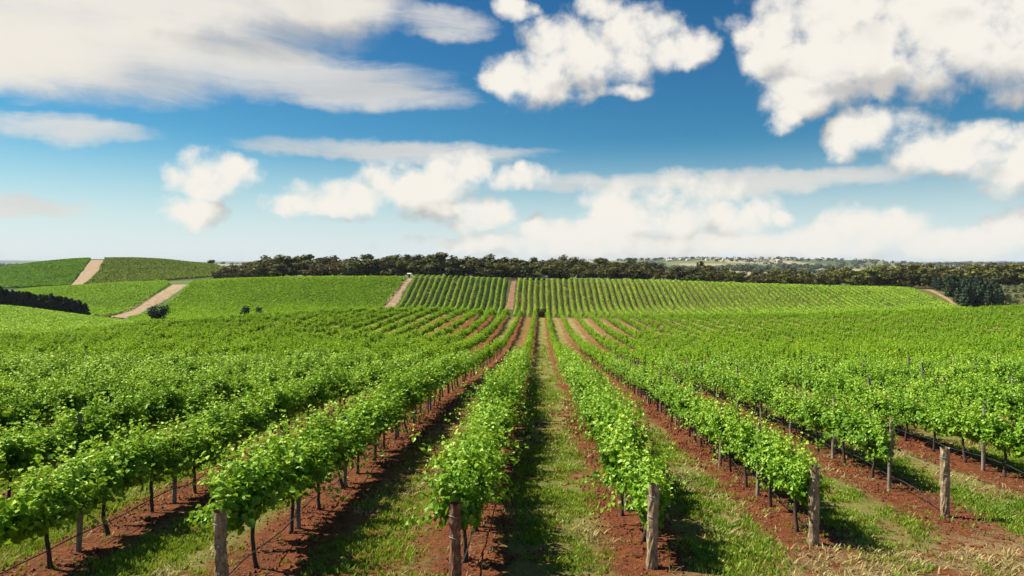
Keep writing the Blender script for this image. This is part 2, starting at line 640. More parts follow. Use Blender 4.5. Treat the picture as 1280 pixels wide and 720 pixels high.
M_leaf = foliage_mat('vine_leaf', (0.052, 0.152, 0.009), (0.145, 0.322, 0.014), (0.360, 0.520, 0.050), 0.26, 0.04, 0.30, 0.7)
M_leaf_far = foliage_mat('vine_leaf_field', (0.078, 0.198, 0.009), (0.190, 0.368, 0.013), (0.380, 0.530, 0.042), 0.26, 0.02, 0.40, 0.05)
M_field_green = foliage_mat('vine_leaf_hill', (0.100, 0.220, 0.006), (0.170, 0.320, 0.010), (0.250, 0.410, 0.018), 0.25, 0.01, 0.35, 0.03)
M_field_deep = foliage_mat('vine_leaf_far_hill', (0.060, 0.150, 0.007), (0.095, 0.210, 0.010), (0.140, 0.275, 0.014), 0.2, 0.01, 0.4, 0.02)
M_field_olive = foliage_mat('vine_leaf_dry_hill', (0.065, 0.110, 0.010), (0.100, 0.155, 0.014), (0.150, 0.200, 0.024), 0.2, 0.01, 0.5, 0.02)
M_vine_wood = rough_mat('vine_bark', (0.030, 0.018, 0.012), (0.085, 0.055, 0.040), 9, (1, 1, .3))
M_post = rough_mat('post_wood', (0.040, 0.025, 0.014), (0.33, 0.24, 0.14), 13, (1.4, 1.4, .7), 0.9, 0.9, (0.60, 0.50, 0.35))
M_post_red = rough_mat('post_wood_red', (0.04, 0.017, 0.010), (0.20, 0.085, 0.045), 11, (1.4, 1.4, .6), 0.9, 0.8, (0.42, 0.31, 0.21))
M_post_cut = rough_mat('post_end_grain', (0.30, 0.22, 0.14), (0.58, 0.48, 0.35), 14, (1, 1, 1), 0.9, 0.3)
M_stake = rough_mat('stake_wood', (0.10, 0.078, 0.058), (0.36, 0.30, 0.235), 8, (1.5, 1.5, .3), 0.9, 0.4)
M_hose = rough_mat('black_hose', (0.012, 0.012, 0.014), (0.030, 0.030, 0.034), 12, rough=0.5, bump=0)
M_wire = rough_mat('galvanised_wire', (0.18, 0.18, 0.18), (0.32, 0.32, 0.32), 12, rough=0.45, bump=0)
M_grass = foliage_mat('lane_grass', (0.055, 0.150, 0.007), (0.150, 0.285, 0.012), (0.350, 0.390, 0.060), 0.3, 0.03, 0.55, 0.45)
M_straw = foliage_mat('dry_grass', (0.22, 0.17, 0.06), (0.40, 0.33, 0.14), (0.58, 0.50, 0.26), 0.25, 0.02, 0.3, 0.8)
M_gum = foliage_mat('gum_leaf', (0.012, 0.015, 0.005), (0.046, 0.048, 0.013), (0.135, 0.125, 0.034), 0.12, 0.02, 0.55, 0.10)
M_gum_green = foliage_mat('gum_leaf_green', (0.026, 0.034, 0.007), (0.080, 0.092, 0.014), (0.170, 0.170, 0.030), 0.15, 0.02, 0.5, 0.10)
M_gum_brown = foliage_mat('gum_leaf_brown', (0.024, 0.017, 0.009), (0.062, 0.045, 0.018), (0.120, 0.088, 0.030), 0.12, 0.02, 0.5, 0.10)
M_conifer = foliage_mat('conifer_needles', (0.004, 0.007, 0.008), (0.010, 0.015, 0.014), (0.022, 0.032, 0.022), 0.05, 0.02, 0.4, 0.2)
M_conifer_green = foliage_mat('cypress_needles', (0.006, 0.014, 0.010), (0.014, 0.030, 0.017), (0.030, 0.055, 0.026), 0.06, 0.02, 0.4, 0.2)
M_olive = foliage_mat('olive_leaf', (0.07, 0.10, 0.05), (0.13, 0.17, 0.085), (0.22, 0.26, 0.14), 0.15, 0.04, 0.3, 0.3)
M_dry_bush = foliage_mat('rusty_leaf', (0.10, 0.055, 0.018), (0.22, 0.13, 0.035), (0.34, 0.22, 0.06), 0.15, 0.01, 0.3, 0.3)
M_bark = rough_mat('gum_bark', (0.07, 0.05, 0.038), (0.26, 0.21, 0.16), 2.5, (1, 1, .25))
M_far_wood = foliage_mat('distant_leaf', (0.030, 0.042, 0.030), (0.055, 0.072, 0.045), (0.10, 0.12, 0.065), 0.1, 0.0, 0.5, 0.01)
M_dirt_pale = rough_mat('pale_track', (0.15, 0.105, 0.050), (0.28, 0.195, 0.105), .45, (1, 1, 1), 0.95, 0, (0.38, 0.28, 0.165))
M_dirt_red = rough_mat('brown_track', (0.15, 0.075, 0.036), (0.27, 0.145, 0.072), .5, (1, 1, 1), 0.95, 0)
M_white = rough_mat('white_wall', (0.62, 0.59, 0.53), (0.80, 0.78, 0.73), 1.2, rough=0.8, bump=0)
M_tan_roof = rough_mat('tan_roof', (0.36, 0.28, 0.20), (0.52, 0.43, 0.32), 1.0, rough=0.7, bump=0)
M_grey_roof = rough_mat('grey_roof', (0.24, 0.24, 0.25), (0.40, 0.40, 0.40), 1.0, rough=0.6, bump=0)
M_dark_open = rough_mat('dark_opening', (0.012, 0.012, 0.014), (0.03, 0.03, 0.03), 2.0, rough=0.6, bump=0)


def ground_mat():
    m, t, out = material('vineyard_ground')
    geo = t.node('ShaderNodeNewGeometry')
    P = geo.outputs['Position']
    sp = t.node('ShaderNodeSeparateXYZ')
    t.l.new(P, sp.inputs[0])
    x, y = sp.outputs[0], sp.outputs[1]
    zone = t.node('ShaderNodeAttribute', attribute_name='zone')
    # row coordinate
    a = t.math('ADD', x, 1.22)
    midp = t.math('DIVIDE', t.math('MINIMUM', t.math('MAXIMUM', a, 0.0), 6.0), 3.0)
    lft = t.math('DIVIDE', t.math('MINIMUM', a, 0.0), 3.3)
    rgt = t.math('DIVIDE', t.math('MAXIMUM', t.math('SUBTRACT', x, 4.78), 0.0), 3.25)
    tt = t.math('ADD', t.math('ADD', midp, lft), rgt)
    fr = t.math('SUBTRACT', t.math('FRACT', t.math('ADD', tt, 0.5)), 0.5)      # signed, -0.5..0.5 about a row
    dist = t.math('MULTIPLY', t.math('ABSOLUTE', fr), 3.1)
    flat = t.vmath('MULTIPLY', P, (1, 1, 0.3))
    n_big = t.noise(t.vmath('MULTIPLY', flat, (1, .35, 1)), 0.9, 4, 0.6)
    n_med = t.noise(flat, 2.6, 6, 0.65)
    n_fine = t.noise(flat, 14.0, 6, 0.75)
    n_grit = t.noise(flat, 60.0, 3, 0.7)
    edge = t.math('MULTIPLY_ADD', n_big, 1.1, t.math('MULTIPLY_ADD', n_med, 0.7, dist))
    soil_f = t.smooth(edge, 1.92, 1.35)
    vn = t.math('MULTIPLY_ADD', n_fine, 0.7, t.math('MULTIPLY', n_med, 0.4))
    soil = t.ramp(vn, [(0.34, (0.034, 0.010, 0.004)), (0.48, (0.128, 0.028, 0.007)), (0.62, (0.255, 0.068, 0.017)), (0.84, (0.42, 0.19, 0.070))])
    gn = t.math('MULTIPLY_ADD', n_fine, 0.65, t.math('MULTIPLY', n_big, 0.45))
    grass = t.ramp(gn, [(0.30, (0.045, 0.075, 0.012)), (0.46, (0.120, 0.175, 0.022)), (0.60, (0.250, 0.235, 0.055)), (0.78, (0.47, 0.36, 0.16))])
    bare = t.smooth(t.noise(flat, 0.8, 5, 0.7), 0.50, 0.62)
    wl = t.math('MULTIPLY', t.smooth(x, -4.6, -3.9), t.smooth(x, -1.2, -1.9))
    wl = t.math('MULTIPLY', wl, t.smooth(n_med, 0.36, 0.56))
    lane = t.mix(t.math('MAXIMUM', t.math('MULTIPLY', bare, 0.75), t.math('MULTIPLY', wl, 0.85)), grass, soil)
    nearc = t.mix(soil_f, lane, soil)
    pale = t.math('MULTIPLY', t.smooth(y, 80.0, 125.0), t.smooth(x, 2.0, 5.0))
    nearc = t.mix(t.math('MULTIPLY', pale, t.smooth(n_med, 0.40, 0.62, 0.0, 0.6)), nearc, (0.40, 0.30, 0.14))
    # headland in front of the row ends
    yend = t.math('MULTIPLY_ADD', x, 0.36, 10.35)
    hl = t.smooth(t.math('ADD', t.math('SUBTRACT', y, yend), t.math('MULTIPLY_ADD', n_big, 3.0, -1.5)), 0.5, -1.2)
    dry = t.ramp(gn, [(0.28, (0.09, 0.075, 0.022)), (0.46, (0.25, 0.16, 0.07)), (0.62, (0.42, 0.31, 0.14)), (0.80, (0.58, 0.46, 0.25))])
    hmix = t.mix(t.smooth(n_med, 0.46, 0.60), dry, soil)
    nearc = t.mix(hl, nearc, hmix)
    nearc = t.mix(t.math('MULTIPLY', t.smooth(n_grit, 0.35, 0.75), 0.35), nearc, t.mix(0.5, nearc, (0.55, 0.42, 0.28)))
    # far ground carries the colour of its own field
    fn = t.noise(P, 0.02, 6, 0.65)
    fcol = t.mix(0.55, zone.outputs['Color'], t.mix(fn, (0.5, 0.5, 0.5), (1.25, 1.2, 1.1)), 'MULTIPLY')
    far = t.smooth(y, 175.0, 195.0)
    col = t.mix(far, nearc, fcol)
    p = t.node('ShaderNodeBsdfPrincipled')
    t.l.new(col, p.inputs['Base Color'])
    p.inputs['Roughness'].default_value = 0.95
    try:
        p.inputs['Specular IOR Level'].default_value = 0.15
    except Exception:
        pass
    bp = t.node('ShaderNodeBump')
    bp.inputs['Strength'].default_value = 0.9
    bp.inputs['Distance'].default_value = 0.13
    t.l.new(t.math('MULTIPLY_ADD', n_fine, 1.0, t.math('MULTIPLY', n_grit, 0.35)), bp.inputs['Height'])
    t.l.new(bp.outputs[0], p.inputs['Normal'])
    t.l.new(p.outputs[0], out.inputs[0])
    return m


# ------------------------------------------------------------------ ground sheet
ys = np.concatenate([np.arange(-30, 4, 1.0), np.arange(4, 45, 0.22), np.arange(45, 200, 1.0), np.arange(200, 480, 2.0), np.arange(480, 900, 6.0), np.geomspace(900, 12900, 110)])
NS = 520
ss = np.linspace(-1, 1, NS)
YY = np.repeat(ys[:, None], NS, 1)
XX = ss[None] * (34 + 1.02 * np.maximum(YY, 0))
ZZ = gz(XX, YY)
PXX = PX0 + FP * XX / np.maximum(YY, 1)
zc = np.zeros((*YY.shape, 4))
zc[..., 3] = 1
zc[..., :3] = (0.11, 0.15, 0.035)


def zone_set(mask, c):
    zc[mask, :3] = c


zone_set((YY > 185) & (YY < 285) & (PXX < 220), (0.11, 0.22, 0.03))
zone_set((YY > 330) & (YY < 440) & (PXX > 150) & (PXX < 478), (0.075, 0.13, 0.022))
zone_set((YY > 330) & (YY < 440) & (PXX > 478) & (PXX < 645), (0.070, 0.085, 0.022))
zone_set((YY > 330) & (YY < 440) & (PXX >= 645), (0.130, 0.120, 0.034))
zone_set((YY > 330) & (YY < 490) & (PXX <= 205) & (PXX > 40), (0.05, 0.12, 0.02))
zone_set((YY > 440) & (YY < 560) & (PXX > 240), (0.09, 0.075, 0.03))
zone_set((YY > 540) & (YY < 900) & (PXX < 330), (0.035, 0.085, 0.016))
zone_set((YY > 540) & (YY < 900) & (PXX < 300) & (PXX > 112), (0.06, 0.085, 0.02))
zone_set((YY > 900) & (YY < 5000), (0.16, 0.18, 0.065))
patch = vnoise(XX / 210, YY / 330, 9)
zone_set((YY > 1100) & (YY < 5000) & (patch > 0.60), (0.33, 0.29, 0.19))
zone_set((YY > 1100) & (YY < 5000) & (patch < 0.34), (0.07, 0.10, 0.05))
zone_set(YY > 5000, (0.10, 0.14, 0.13))
idx = np.arange(len(ys) * NS).reshape(len(ys), NS)
Fg = np.stack([idx[:-1, :-1], idx[:-1, 1:], idx[1:, 1:], idx[1:, :-1]], -1).reshape(-1, 4)
gm = np_mesh('ground', np.stack([XX, YY, ZZ], -1).reshape(-1, 3), Fg, ground_mat(), smooth=True, vcol=zc.reshape(-1, 4))
ground = tag(link('ground', gm), 'red soil and grass of the vineyard running out to the hills', 'ground', kind='structure')


# ------------------------------------------------------------------ dirt tracks on the far slopes
def track(name, left, right, mat, label, dmin, n=60, lift=0.22):
    """a strip of bare dirt whose two edges are given bottom to top"""
    L = np.array([hit(px, py, dmin) for px, py in left])
    R = np.array([hit(px, py, dmin) for px, py in right])
    u = np.linspace(0, 1, n)

    def res(A):
        s = np.linspace(0, 1, len(A))
        return np.stack([np.interp(u, s, A[:, 0]), np.interp(u, s, A[:, 1])], 1)
    L, R = res(L), res(R)
    wob = (vnoise(np.arange(n) * .35, 0 * u, 5) + .7 * vnoise(np.arange(n) * .9, 0 * u, 6) - .85)[:, None] * 0.16
    m = 13
    V = []
    for k in range(m):
        w = k / (m - 1)
        Q = L * (1 - w) + R * w + (R - L) * wob * (1 if k in (0, m - 1) else 0.6)
        zz = gz(Q[:, 0], Q[:, 1]) + (lift if 0 < k < m - 1 else -0.15)
        V.append(np.stack([Q[:, 0], Q[:, 1], zz], 1))
    V = np.stack(V, 1).reshape(-1, 3)
    i = np.arange(n * m).reshape(n, m)
    F = np.stack([i[:-1, :-1], i[:-1, 1:], i[1:, 1:], i[1:, :-1]], -1).reshape(-1, 4)
    return tag(link(name, np_mesh(name, V, F, mat, smooth=True)), label, 'track', kind='structure')


track('dirt_track', [(132, 401), (160, 386), (216, 356)], [(158, 401), (186, 386), (236, 356)], M_dirt_pale, 'pale dirt track slanting up between two green fields', 330)
track('dirt_track', [(472, 385), (488, 366), (509, 348.5)], [(496, 385), (504, 366), (517, 348.5)], M_dirt_pale, 'wide tan dirt track along the edge of the striped vine block', 345)
track('dirt_track', [(631, 388), (636, 368), (640, 352)], [(643, 388), (644, 368), (646, 352)], M_dirt_red, 'narrow red-brown track splitting the striped vine block', 345)
track('dirt_track', [(1200, 387), (1183, 374), (1156, 362.5)], [(1206, 387), (1188, 374), (1162, 362.5)], M_dirt_pale, 'thin pale track beside the dark cypress plantation', 345)
track('dirt_track', [(87, 357.5), (100, 342), (113, 325.5)], [(103, 357.5), (122, 341), (130, 325)], M_dirt_pale, 'broad tan track climbing the far dark green hill', 560)
track('dirt_track', [(22, 366), (26, 364.5), (30, 363.5)], [(52, 365), (53, 363.5), (54, 362.5)], M_dirt_pale, 'short tan bare patch behind the dark conifer row', 450)


# ------------------------------------------------------------------ vines
def vine_parts(r, shoots, per, size, fine, spread=0.50):
    """leaves of one vine: shoots spring from the wire and arch over"""
    C, N, S = [], [], []
    heads = np.linspace(-.72, .72, 6) + r.normal(0, .10, 6)
    vig = r.uniform(.72, 1.22, 6)
    lean = r.normal(0, .22, 6)
    G = []
    for k in range(shoots):
        hd = r.integers(6)
        y0 = heads[hd] + r.normal(0, .09)
        p0 = np.array([r.normal(0, .06), y0, 0.90 + r.normal(0, .05)])
        up = r.random() < .58
        side = lean[hd] + r.normal(0, spread * (.55 if up else 1.4))
        dr = np.array([side, r.normal(0, .25), 1.0 if up else .75])
        dr /= np.linalg.norm(dr)
        ln = (r.uniform(.55, 1.12) if up else r.uniform(.45, .85)) * vig[hd]
        s = (np.arange(per) + r.random(per)) / per * ln + .02
        droop = r.uniform(0, .2) if up else r.uniform(0.3, 1.1)
        P = p0 + dr * s[:, None] + np.array([side * .2, 0, -droop]) * (s ** 2)[:, None]
        P += r.normal(0, .062, P.shape) * (1.25 - .6 * s / ln)[:, None]
        C.append(P)
        out = P - np.array([0, y0, 0.95])
        out[:, 1] *= .5
        nn = out / np.maximum(np.linalg.norm(out, axis=1, keepdims=True), .05) * .6 + np.array([0, 0, .4]) + r.normal(0, .5, P.shape)
        N.append(nn)
        S.append(size * r.uniform(.6, 1.3, per) * (1.2 - .6 * s / ln))
        G.append(s / ln if up else s / ln * .6)
    C, N, S = np.concatenate(C), np.concatenate(N), np.concatenate(S)
    C[:, 2] = np.maximum(C[:, 2], 0.52)
    V, F, T = leaves(C, N, S, r, fine)
    young = np.repeat(np.concatenate(G), 2 if fine else 1)      # shoot tips carry the young, paler leaves
    return V, F, np.clip(T * .55 + .55 * young ** 2 + .02, 0, 1)


def trunk_mesh(r, name):
    g = Geo()
    n = 8
    z = np.linspace(-0.08, 0.93, n)
    bx, by = r.normal(0, .035), r.normal(0, .06)
    P = np.stack([bx * np.sin(z * 3.3) + r.normal(0, .006, n), by * np.sin(z * 2.6) + r.normal(0, .006, n), z], 1)
    R = np.interp(z, [-.1, .1, .8, .95], [.052, .036, .030, .036]) * r.uniform(.9, 1.12, n)
    g.add(*tube(P, R, 7))
    for s in (-1, 1):
        yy = np.linspace(0, .82, 6)
        Q = np.stack([P[-1, 0] + r.normal(0, .008, 6), P[-1, 1] + s * yy, .92 + .02 * np.sin(yy * 8) + r.normal(0, .008, 6)], 1)
        g.add(*tube(Q, np.linspace(.030, .014, 6), 6))
    return g.mesh(name, M_vine_wood, True)


rv = np.random.default_rng(21)
TRUNKS = [trunk_mesh(rv, 'vine_trunk') for _ in range(7)]
FOL_NEAR, FOL_MID = [], []
for _ in range(7):
    g = Geo()
    g.add(*vine_parts(rv, 84, 36, .098, True))
    FOL_NEAR.append(g.mesh('vine_foliage', M_leaf))
for _ in range(7):
    g = Geo()
    g.add(*vine_parts(rv, 62, 26, .125, False))
    FOL_MID.append(g.mesh('vine_foliage', M_leaf))

END = {-1: 10.0, 0: 10.2, 1: 11.2, 2: 12.3, 3: 13.96}


def row_end(r):
    return END.get(r, 10.3 + 0.36 * (row_x(r) + 1.2) if r > 3 else 10.0 + .36 * (row_x(r) + 4.5))


def first_post(r):
    return 16.2 if r == 3 else row_end(r)


ORD = ['', 'first', 'second', 'third', 'fourth', 'fifth', 'sixth', 'seventh', 'eighth', 'ninth', 'tenth', 'eleventh', 'twelfth', 'thirteenth', 'fourteenth',
       'fifteenth', 'sixteenth', 'seventeenth', 'eighteenth', 'nineteenth', 'twentieth'] + ['twenty-' + s for s in
       ['first', 'second', 'third', 'fourth', 'fifth', 'sixth', 'seventh', 'eighth', 'ninth']] + ['thirtieth'] + ['thirty-' + s for s in
       ['first', 'second', 'third', 'fourth', 'fifth', 'sixth', 'seventh', 'eighth', 'ninth']] + ['fortieth'] + ['forty-' + s for s in
       ['first', 'second', 'third', 'fourth', 'fifth', 'sixth', 'seventh', 'eighth', 'ninth']] + ['fiftieth'] + ['fifty-' + s for s in
       ['first', 'second', 'third', 'fourth', 'fifth', 'sixth', 'seventh', 'eighth', 'ninth']] + ['sixtieth'] + ['sixty-' + s for s in
       ['first', 'second', 'third', 'fourth', 'fifth', 'sixth', 'seventh', 'eighth', 'ninth']] + ['seventieth'] + ['seventy-' + s for s in
       ['first', 'second', 'third', 'fourth', 'fifth', 'sixth', 'seventh', 'eighth', 'ninth']]


def row_phrase(r):
    if r >= 1:
        return ('first row' if r == 1 else ORD[r] + ' row') + ' right of the grass lane'
    return ('first row' if r == 0 else ORD[1 - r] + ' row') + ' left of the grass lane'


cand = []
for r in range(-60, 61):
    x = row_x(r)
    p0 = first_post(r)
    ylim = 176
    for k in range(130):
        y = p0 + (1.25 if r in (-1, 0, 1) else 0.80) + 1.56 * k + rv.normal(0, .05)
        if y > ylim:
            break
        px = PX0 + FP * x / y
        mg = 60 + 900 / y
        if px < -mg or px > 1280 + mg:
            continue
        cand.append((r, x, y, px))
# the three hundred that show largest stand as vines of their own
vis = sorted([c for c in cand if -25 < c[3] < 1305 and not (c[0] < -3 and c[2] < 0)], key=lambda c: c[2])
own = vis[:300]
own_set = set((c[0], c[2]) for c in own)
count = {}
for (r, x, y, px) in sorted(own, key=lambda c: (c[0], c[2])):
    count[r] = count.get(r, 0) + 1
    jx = rv.normal(0, .04)
    root = link('grapevine', None, None, (x + jx, y, float(gz(x + jx, y))))
    tag(root, f'leafy grapevine, {ORD[count[r]]} from the front in the {row_phrase(r)}', 'grapevine', 'grapevines of the front rows')
    sc = rv.uniform(.92, 1.16)
    link('trunk', TRUNKS[rv.integers(7)], root, (0, 0, 0), rv.choice([0, math.pi]))
    fm = (FOL_NEAR if y < 27 else FOL_MID)[rv.integers(7)]
    link('foliage', fm, root, (0, 0, -.20 if r in (0, 1) else (-.08 if r > 1 else (-.12 if r < -1 else -.04))), rv.choice([0, math.pi]), (rv.uniform(.9, 1.08) * (1.22 if r < 0 else (1.05 if r < 2 else .88)), rv.uniform(.80, 1.0) if r > 1 else rv.uniform(.92, 1.05), sc * (rv.uniform(.84, .98) if r > 1 else (1.12 if r >= 0 else 1.04))))

# all the vines behind them, too many to count
L2, L3 = [], []
for _ in range(6):
    L2.append(vine_parts(rv, 42, 16, .175, False))
    L3.append(vine_parts(rv, 26, 11, .25, False, .52))


def stamp(g, protos, spots, tints=0.0, m=0, trunk=False):
    for (x, y, z, rz, sx, sz) in spots:
        sy = rv.uniform(.72, .95) if x > 4 else 1.0
        V, F, T = protos[rv.integers(len(protos))]
        c, s = math.cos(rz), math.sin(rz)
        W = np.empty_like(V)
        W[:, 0] = (V[:, 0] * c * sx - V[:, 1] * s * sy) + x
        W[:, 1] = (V[:, 0] * s * sx + V[:, 1] * c * sy) + y
        W[:, 2] = V[:, 2] * sz + z
        g.add(W, F, T, m)


g = Geo()
far_spots2, far_spots3 = [], []
for (r, x, y, px) in cand:
    if (r, y) in own_set:
        continue
    s = (x + rv.normal(0, .05), y, float(gz(x, y)), rv.choice([0, math.pi]), rv.uniform(.90, 1.2) * (.62 if x > -5 else .95), rv.uniform(.78, 1.25) * (.88 if x > -5 else 1.0))
    (far_spots2 if y < 85 else far_spots3).append(s)
stamp(g, L2, far_spots2)
stamp(g, L3, far_spots3)
for (x, y, z, *_r) in far_spots2:
    if abs(x) < 16:
        g.add(*tube([(x, y, z - .1), (x + .01, y, z + .95)], [.035, .03], 4, False), None, 1)
tag(link('vine_foliage', g.mesh('vine_foliage_mesh', [M_leaf_far, M_vine_wood])), 'green vine canopy filling the slope behind the front rows up to the crest', 'grapevines', kind='stuff')
print('own vines', len(own), 'last at', own[-1][2], 'field', len(far_spots2), len(far_spots3))


# ------------------------------------------------------------------ posts, hoses, wires
def end_post(r, h, rad, lean, label, mat):
    x, y = row_x(r), row_end(r)
    rr = np.random.default_rng(100 + r)
    n = 14
    z = np.linspace(-.15, h, n)
    P = np.stack([lean[0] * z / h, lean[1] * z / h, z], 1)
    R = rad * (1 + .05 * np.sin(z * 7 + r)) * rr.uniform(.96, 1.04, n)
    V, F = tube(P, R, 16)
    ring = slice(0, n * 16)
    V[ring] += rr.normal(0, rad * .07, (n * 16, 3)) * np.array([1, 1, .15])
    V[(n - 1) * 16:n * 16, 2] += rr.uniform(-.015, .012, 16)
    cx = V[(n - 1) * 16:n * 16].mean(0)
    V[(n - 1) * 16:n * 16] = cx + (V[(n - 1) * 16:n * 16] - cx) * .93
    me = np_mesh('post', V, np.concatenate([F]), [mat, M_post_cut], None, np.where(np.arange(len(F)) >= len(F) - 16, 1, 0))
    root = link('end_post', None, None, (x, y, float(gz(x, y))))
    tag(root, label, 'post', 'weathered end posts of the vine rows')
    link('post', me, root)
    q = Geo()
    for zz in (h * .62, h * .86):
        th = np.linspace(0, 2 * math.pi, 15)
        q.add(*tube(np.stack([lean[0] * zz / h + rad * 1.06 * np.cos(th), lean[1] * zz / h + rad * 1.06 * np.sin(th), zz + .01 * np.sin(th * 2)], 1), np.full(15, .006), 5, False))
    link('wire_wrap', q.mesh('wire_wrap', M_wire, True), root)


end_post(-1, 1.27, .083, (-.03, 0, 0), 'weathered grey end post of the row whose base the bottom edge cuts off', M_post)
end_post(0, 1.28, .080, (-.02, .03, 0), 'dark reddish end post with pale sawn top at left of the grass lane', M_post_red)
end_post(1, 1.34, .088, (.03, .0, 0), 'tan end post leaning slightly, standing at right of the grass lane', M_post)
end_post(2, 1.37, .090, (.015, 0, 0), 'thick pale mottled end post touching the vines of its row', M_post)
end_post(3, 1.37, .085, (0, 0, 0), 'pale mottled end post standing alone on bare soil ahead of its vines', M_post)


def stake_mesh(seed):
    rr = np.random.default_rng(seed)
    n = 5
    z = np.linspace(-.1, 1.72, n)
    P = np.stack([rr.normal(0, .008, n), rr.normal(0, .008, n), z], 1)
    V, F = tube(P, np.full(n, .047) * rr.uniform(.93, 1.07, n), 9)
    return np_mesh('stake', V, F, [M_stake, M_post_cut], None, np.where(np.arange(len(F)) >= len(F) - 9, 1, 0))


STAKES = [stake_mesh(s) for s in range(5)]
for r in range(-4, 11):
    x = row_x(r)
    k = 0
    for j in range(0 if r == 3 else 1, 14):
        y = first_post(r) + 3.12 * j
        px = PX0 + FP * x / y
        if y > 44 or px < 4 or px > 1276 or (r >= 4 and j % 2 == 0):
            continue
        k += 1
        hs = .96 if r > 1 else .90
        o = link('line_post', STAKES[rv.integers(5)], None, (x + rv.normal(0, .02), y, float(gz(x, y))), rv.uniform(0, 6), (1, 1, hs * rv.uniform(.95, 1.04)))
        o.rotation_euler = (rv.normal(0, .02), rv.normal(0, .02), rv.uniform(0, 6))
        tag(o, f'slim trellis post, {ORD[k]} from the front in the {row_phrase(r)}', 'post', 'trellis posts within the vine rows')

for r in range(-2, 6):
    x = row_x(r)
    y0 = row_end(r) + .05
    yy = np.arange(max(y0, 8.0), 48, .55)
    sag = .30 + .03 * np.sin(yy * 2.0 + r)
    if r >= 1:
        sag = np.where(yy < y0 + 1.2, .06 + (.24) * np.clip((yy - y0) / 1.2, 0, 1), sag)
    P = np.stack([x + .05 + .015 * np.sin(yy * 1.3 + r), yy, gz(np.full_like(yy, x), yy) + sag], 1)
    o = link('drip_hose', np_mesh('drip_hose', *tube(P, np.full(len(yy), .011), 5), M_hose, smooth=True))
    tag(o, f'thin black drip hose under the vines of the {row_phrase(r)}', 'hose', 'drip hoses along the vine rows')
for r in range(-2, 5):
    x = row_x(r)
    y0 = row_end(r)
    yy = np.concatenate([[y0], np.arange(y0 + 1, 46, 1.5)])
    P = np.stack([np.full_like(yy, x), yy, gz(np.full_like(yy, x), yy) + .93], 1)
    o = link('trellis_wire', np_mesh('trellis_wire', *tube(P, np.full(len(yy), .004), 4), M_wire))
    tag(o, f'thin steel trellis wire from post to post of the {row_phrase(r)}'.replace('thin steel ', ''), 'wire', 'trellis wires of the front rows')


# ------------------------------------------------------------------ grass and dry stalks on the lanes
def tufts(spots, blades, lo, hi, r, width=.010, lean=.6):
    n = len(spots)
    B = np.repeat(spots, blades, 0)
    m = len(B)
    B = B + np.concatenate([r.normal(0, .05, (m, 2)), np.zeros((m, 1))], 1)
    B[:, 2] = gz(B[:, 0], B[:, 1]) - .01
    ln = r.uniform(lo, hi, m)[:, None]
    a = r.uniform(0, 2 * math.pi, m)
    D = np.stack([np.cos(a) * lean * r.random(m), np.sin(a) * lean * r.random(m), np.ones(m)], 1)
    W = np.stack([-np.sin(a + r.normal(0, 1, m)), np.cos(a), np.zeros(m)], 1) * width * r.uniform(.7, 1.6, m)[:, None]
    M = B + D * ln * .55
    T = B + D * ln * np.array([1.35, 1.35, .92])
    V = np.stack([B - W, B + W, M + W * .8, T, M - W * .8], 1).reshape(-1, 3)
    b = np.arange(m)[:, None] * 5
    F = np.concatenate([b + np.array([[0, 1, 2, 4]]), b + np.array([[4, 2, 3, 3]])], 1).reshape(-1, 4)
    return V, F, np.repeat(np.repeat(r.random(n), blades) * .7 + r.random(m) * .3, 2)


def row_t(x):
    a = x + 1.22
    return np.clip(a, 0, 6) / 3 + np.minimum(a, 0) / 3.3 + np.maximum(x - 4.78, 0) / 3.25


rg = np.random.default_rng(5)


def scatter(n, d0, d1, dens):
    u = rg.random(n)
    d = np.sqrt(d0 ** 2 + (d1 ** 2 - d0 ** 2) * u)
    x = d * rg.uniform(-.83, .74, n)
    keep = rg.random(n) < dens(x, d)
    return np.stack([x[keep], d[keep], np.zeros(keep.sum())], 1)


def lane_w(x):
    t_ = row_t(x)
    return np.abs(t_ - np.round(t_)) * 3.1


def dens_grass(x, y):
    w = np.clip((lane_w(x) - .55) / .6, 0, 1)
    n1 = vnoise(x * 1.1, y * .6, 31)
    n2 = vnoise(x * 3.0, y * 2.4, 32)
    head = np.clip((10.35 + .36 * x - y) / 1.5 + .3, 0, 1)
    lane = np.where((x > -4.5) & (x < -1.2), .45, 1.0)
    return np.clip((n1 * .9 + n2 * .7 - .62) * 2.2, 0, 1) * np.maximum(w, .03) * (1 - .55 * head) * lane


def dens_straw(x, y):
    w = np.clip((lane_w(x) - .4) / .7, 0, 1)
    n1 = vnoise(x * .9, y * .7, 41)
    head = np.clip((10.35 + .36 * x - y) / 1.5 + .5, 0, 1)
    return np.clip((n1 - .50) * 2.4, 0, 1) * np.maximum(np.maximum(w * .45, .05), head * .6)


g = Geo()
for (n, d0, d1, bl, lo, hi, wd) in ((110000, 6.5, 20, 7, .04, .12, .008), (100000, 20, 45, 5, .06, .15, .014), (60000, 45, 100, 3, .12, .26, .03)):
    g.add(*tufts(scatter(n, d0, d1, dens_grass), bl, lo, hi, rg, wd))
tag(link('grass', g.mesh('grass_blades', M_grass)), 'short green grass and weeds growing along the lanes between the vine rows', 'grass', kind='stuff')
g = Geo()
for (n, d0, d1, bl, lo, hi, wd) in ((60000, 6.5, 20, 6, .04, .14, .007), (40000, 20, 45, 4, .06, .15, .013)):
    g.add(*tufts(scatter(n, d0, d1, dens_straw), bl, lo, hi, rg, wd, 1.4))
tag(link('dry_grass', g.mesh('dry_grass_blades', M_straw)), 'straw coloured dry grass on the headland and lane edges', 'dry grass', kind='stuff')

